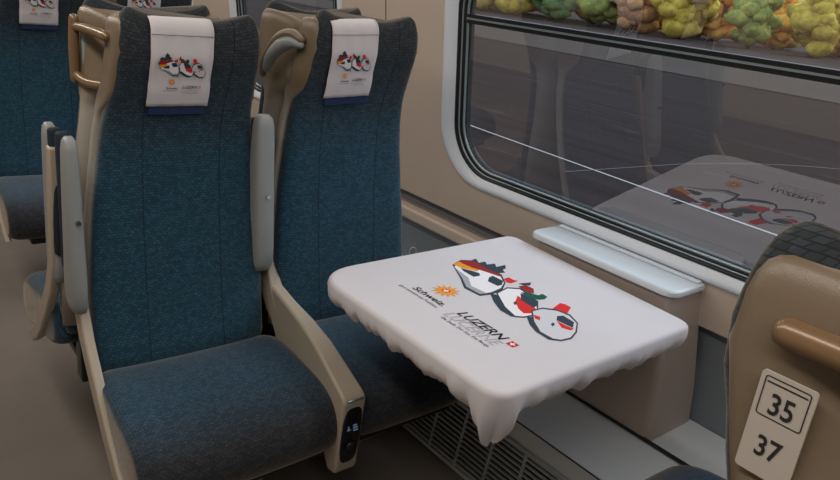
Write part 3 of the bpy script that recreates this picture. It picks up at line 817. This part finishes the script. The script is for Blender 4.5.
def make_window(idx, a, b):
    root = empty('window_%d' % idx, (1.86, (a + b) / 2, .82)); root['kind'] = 'structure'
    ox = Vector(root.location)
    z0, z1 = .805, ZW1
    def ringset(name, levels, m, parent=root):
        bm = bmesh.new(); rings = []
        for (ins, dep) in levels:
            # insets shrink the corner radius as well
            L = rloop(a + ins, b - ins, z0 + ins * .66, z1 - ins * .66, max(.22 - ins * .55, .05))
            rings.append([WP(y, z, dep) - ox for y, z in L])
        loft(bm, rings, cap0=False, cap1=False); bmesh.ops.recalc_face_normals(bm, faces=bm.faces)
        return obj(name, bm, m, parent)
    f = ringset('window_frame', [(-.014, .004), (-.010, -.004), (.004, -.009), (.020, -.006), (.040, .006), (.052, .016)], M['bezel'])
    ringset('rubber_seal', [(.050, .012), (.054, .010), (.062, .010), (.064, .018), (.070, .018)], M['gasket'], f)
    ringset('metal_bead', [(.0695, .016), (.0705, .013), (.0745, .013), (.0755, .018)], M['alu'], f)
    ringset('inner_seal', [(.075, .017), (.078, .016), (.090, .018), (.091, .020)], M['gasket'], f)
    ringset('glazing_edge', [(.0905, .019), (.095, .019), (.096, .026)], M['alu'], f)
    ringset('outer_reveal', [(.0955, .026), (.100, .030), (.100, .050)], M['gasket'], f)
    # pane
    bm = bmesh.new(); L = rloop(a + .085, b - .085, z0 + .055, z1 - .055, .165)
    f_ = bm.faces.new([bm.verts.new(WP(y, z, .030) - ox) for y, z in L]); bm.normal_update()
    if f_.normal.x > 0: f_.normal_flip()
    g = obj('glass_pane', bm, M['glass'], root, smooth=False)
    # hopper rail
    for nm, za, zb, d0, m in (('hopper_rail', 1.392, 1.424, .016, M['gasket']), ('rail_bead', 1.4055, 1.4115, .012, M['alu'])):
        bm = bmesh.new()
        loft(bm, [[WP(a + .095, za, .034) - ox, WP(a + .095, za, d0) - ox, WP(a + .095, zb, d0) - ox, WP(a + .095, zb, .034) - ox],
                  [WP(b - .095, za, .034) - ox, WP(b - .095, za, d0) - ox, WP(b - .095, zb, d0) - ox, WP(b - .095, zb, .034) - ox]])
        bmesh.ops.recalc_face_normals(bm, faces=bm.faces); obj(nm, bm, m, f, smooth=False)
for i, (a, b) in enumerate(wins): make_window(i + 1, a, b)

# ------------------------------------------------------------------ outside
GZ = -1.1
def gquad(name, x0, x1, z, m, y0=-40, y1=260):
    bm = bmesh.new(); bm.faces.new([bm.verts.new(p) for p in ((x0, y0, z), (x1, y0, z), (x1, y1, z), (x0, y1, z))])
    return struct(name, bm, m, smooth=False)
M['ground'] = ground_mat()
M['path'] = mat('pale_path', rgb(76, 67, 60), .95, 0, .1, 0, 1, .1, .1)  # pale band running along the ground
M['field'] = mat('brown_field', rgb(62, 51, 48), .95, 0, .1, 0, 1, .15, .1)
gquad('ground', 2.05, 400, GZ, M['ground'])
gquad('ground_path', 32, 52, GZ + .03, M['path'])
gquad('ground_field', 52, 400, GZ + .02, M['field'])
bm = bmesh.new()
pl = [(11.2, 16), (10.2, 10.5), (9.92, 7.5), (9.64, 4.5), (9.5, 2.5), (9.4, 0)]
for (xa, ya), (xb, yb) in zip(pl, pl[1:]):
    bm.faces.new([bm.verts.new(p) for p in ((xa, ya, GZ + .01), (xa + .06, ya, GZ + .01), (xb + .06, yb, GZ + .01), (xb, yb, GZ + .01))])
M['paint'] = mat('white_paint', rgb(176, 172, 168), .8)  # presumed glass reflection, drawn as a white line on the ground
o = struct('ground_line', bm, M['paint'], smooth=False)
bm = bmesh.new(); prev = None
for i in range(40):
    t_ = i / 39
    x = 9.2 + 8 * (1 - (1 - min(1, t_ * 3)) ** 2) ** .5 * 1; y = 7.2 + (.8 * min(1, t_ * 3)) - t_ * 12
    cur = (bm.verts.new((x, y, GZ + .012)), bm.verts.new((x + .05, y + .02, GZ + .012)))
    if prev: bm.faces.new((prev[0], prev[1], cur[1], cur[0]))
    prev = cur
M['faintpaint'] = mat('worn_paint', rgb(122, 112, 116), .9)
struct('ground_marking', bm, M['faintpaint'], smooth=False)

def leaf_mat(i, c1, c2, c3):
    m = mat('leaf_%d' % i, c1, 1, 0, .05); nt = m.node_tree; b = nt.nodes['Principled BSDF']
    tc = nt.nodes.new('ShaderNodeTexCoord'); n = nt.nodes.new('ShaderNodeTexNoise'); n.inputs['Scale'].default_value = 1.3; n.inputs['Detail'].default_value = 6
    n.inputs['Roughness'].default_value = .7
    nt.links.new(tc.outputs['Object'], n.inputs['Vector'])
    cr = nt.nodes.new('ShaderNodeValToRGB'); e = cr.color_ramp.elements
    e[0].position = .36; e[0].color = c3; e[1].position = .62; e[1].color = c2
    k = e.new(.5); k.color = c1
    nt.links.new(n.outputs['Fac'], cr.inputs[0]); nt.links.new(cr.outputs[0], b.inputs['Base Color'])
    return m
TREEM = [leaf_mat(0, rgb(226, 158, 60), rgb(240, 190, 90), rgb(190, 124, 56)), leaf_mat(1, rgb(214, 186, 78), rgb(234, 208, 104), rgb(170, 150, 70)),
         leaf_mat(2, rgb(154, 166, 88), rgb(192, 188, 100), rgb(122, 136, 78)), leaf_mat(3, rgb(196, 140, 92), rgb(220, 168, 100), rgb(156, 112, 84)),
         leaf_mat(4, rgb(104, 138, 86), rgb(142, 160, 96), rgb(84, 112, 80)), leaf_mat(5, rgb(222, 194, 112), rgb(236, 214, 142), rgb(180, 156, 88))]
M['bark'] = mat('bark', rgb(90, 72, 60), .9, bump=.3, scale=30)
LABT = ['orange autumn tree beyond the dark ground outside the window', 'yellow autumn tree beyond the dark ground outside the window', 'light green tree among the autumn trees outside the window',
        'russet brown tree among the autumn trees outside the window', 'dark green tree among the autumn trees outside the window', 'pale yellow tree among the autumn trees outside the window']
protos = []
def tree_mesh(seed, kind):
    random.seed(seed); bm = bmesh.new()
    for b_ in range(64):
        a = random.random() * 6.28; z = .7 + random.random() * 4.4; r_ = random.random() ** .6 * (2.0 - abs(z - 2.6) * .45)
        s = random.uniform(.45, .95) 
        res = bmesh.ops.create_icosphere(bm, subdivisions=2, radius=s, matrix=Matrix.Translation((r_ * math.cos(a), r_ * math.sin(a), z)) @ Matrix.Diagonal((1, 1, .85, 1)))
    for v in bm.verts:
        d = noise.noise(v.co * 2.1 + Vector((seed, 0, 0))) * .4 + noise.noise(v.co * 7) * .25
        v.co += v.co.normalized() * d
    return bm
for k in range(6):
    root = empty('autumn_tree', (0, 0, 0))
    obj('crown', tree_mesh(k + 11, k), TREEM[k], root)
    bm = bmesh.new(); cyl(bm, (0, 0, 0), (.05, .1, 3.2), .22, .1, 10); obj('trunk', bm, M['bark'], root)
    protos.append([root, False])
random.seed(21)
spots = []
for i in range(60):
    spots.append((84 + (i % 3) * 11 + random.random() * 3, 14 + i * 2.5 + random.uniform(-.6, .6)))
order = [0, 1, 3, 0, 1, 2, 5, 0, 4, 1, 3, 1, 2, 0, 5, 1]
for i, (x, y) in enumerate(spots):
    k = order[i % len(order)]
    if not protos[k][1]: o = protos[k][0]; protos[k][1] = True
    else: o = descend_copy(protos[k][0])
    s = random.uniform(1.7, 2.3) * (.62 + .38 * min(1, max(0, (y - 30) / 55))) * (1.1 if k == 4 else 1)
    o.location = (x, y, GZ); o.rotation_euler = (0, 0, random.random() * 6); o.scale = (s * 1.08, s * 1.08, s)
    tag(o, LABT[k], 'tree', 'trees outside: ' + LABT[k].split(' tree')[0])
# hedge of low scrub before the trees, distant hills
bm = bmesh.new(); n = 120
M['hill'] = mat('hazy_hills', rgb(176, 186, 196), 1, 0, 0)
rows = []
for i in range(n):
    y = -60 + i * 6.5; h = 17 + 7 * noise.noise(Vector((i * .06, 3, 0))) + 2 * noise.noise(Vector((i * .3, 3, 0)))
    rows.append((bm.verts.new((330, y, GZ)), bm.verts.new((345, y, GZ + h * .5)), bm.verts.new((370, y, GZ + h * .62))))
for a, b in zip(rows, rows[1:]):
    bm.faces.new((a[0], b[0], b[1], a[1])); bm.faces.new((a[1], b[1], b[2], a[2]))
struct('ground_hills', bm, M['hill'])

# ------------------------------------------------------------------ light
w = bpy.data.worlds.new('sky'); SC.world = w; w.use_nodes = True; nt = w.node_tree; L = nt.links.new
bg = nt.nodes['Background']
tc = nt.nodes.new('ShaderNodeTexCoord'); sp = nt.nodes.new('ShaderNodeSeparateXYZ'); L(tc.outputs['Generated'], sp.inputs[0])
cr = nt.nodes.new('ShaderNodeValToRGB'); e = cr.color_ramp.elements
e[0].position = .0; e[0].color = (.86, .89, .93, 1); e[1].position = .5; e[1].color = (.62, .76, .95, 1)
L(sp.outputs[2], cr.inputs[0]); L(cr.outputs[0], bg.inputs['Color'])
bg.inputs['Strength'].default_value = 1.35
def area(name, loc, size, power, col, rot=(0, 0, 0)):
    l = bpy.data.lights.new(name, 'AREA'); l.shape = 'RECTANGLE'; l.size = size[0]; l.size_y = size[1]; l.energy = power; l.color = col
    o = bpy.data.objects.new(name, l); COL.objects.link(o); o.location = loc; o.rotation_euler = rot
    return o
area('ceiling_light_aisle', (-.05, 2.6, 2.10), (.22, 8.5), 62, (1, .91, .81))
area('ceiling_light_window', (1.25, 2.6, 2.10), (.10, 8.5), 24, (1, .92, .84))
sun = bpy.data.lights.new('overcast_sun', 'SUN'); sun.energy = 2.3; sun.angle = R(40); sun.color = (.9, .95, 1)
so = bpy.data.objects.new('overcast_sun', sun); COL.objects.link(so)
so.rotation_euler = Vector((-.75, .1, -.62)).to_track_quat('-Z', 'Y').to_euler()

# ------------------------------------------------------------------ camera
yaw, pit, rol, F = 0.71547, 0.34071, 0.11977, 711.41
cy, sy, cp, sp_ = math.cos(yaw), math.sin(yaw), math.cos(pit), math.sin(pit)
Fw = Vector((sy * cp, cy * cp, -sp_)); Rt = Vector((cy, -sy, 0)); U = Rt.cross(Fw)
R2 = Rt * math.cos(rol) + U * math.sin(rol); U2 = U * math.cos(rol) - Rt * math.sin(rol)
cam = bpy.data.cameras.new('camera'); co = bpy.data.objects.new('camera', cam); COL.objects.link(co)
cam.sensor_width = 36; cam.lens = F / 840 * 36; cam.clip_start = .02; cam.clip_end = 1000
co.matrix_world = Matrix(((R2.x, U2.x, -Fw.x, 0), (R2.y, U2.y, -Fw.y, 0), (R2.z, U2.z, -Fw.z, 1.5), (0, 0, 0, 1)))
SC.camera = co
SC.view_settings.view_transform = 'Standard'
SC.view_settings.look = 'None'
SC.view_settings.exposure = 0
SC.cycles.max_bounces = 8; SC.cycles.transparent_max_bounces = 12
SC.cycles.use_denoising = True
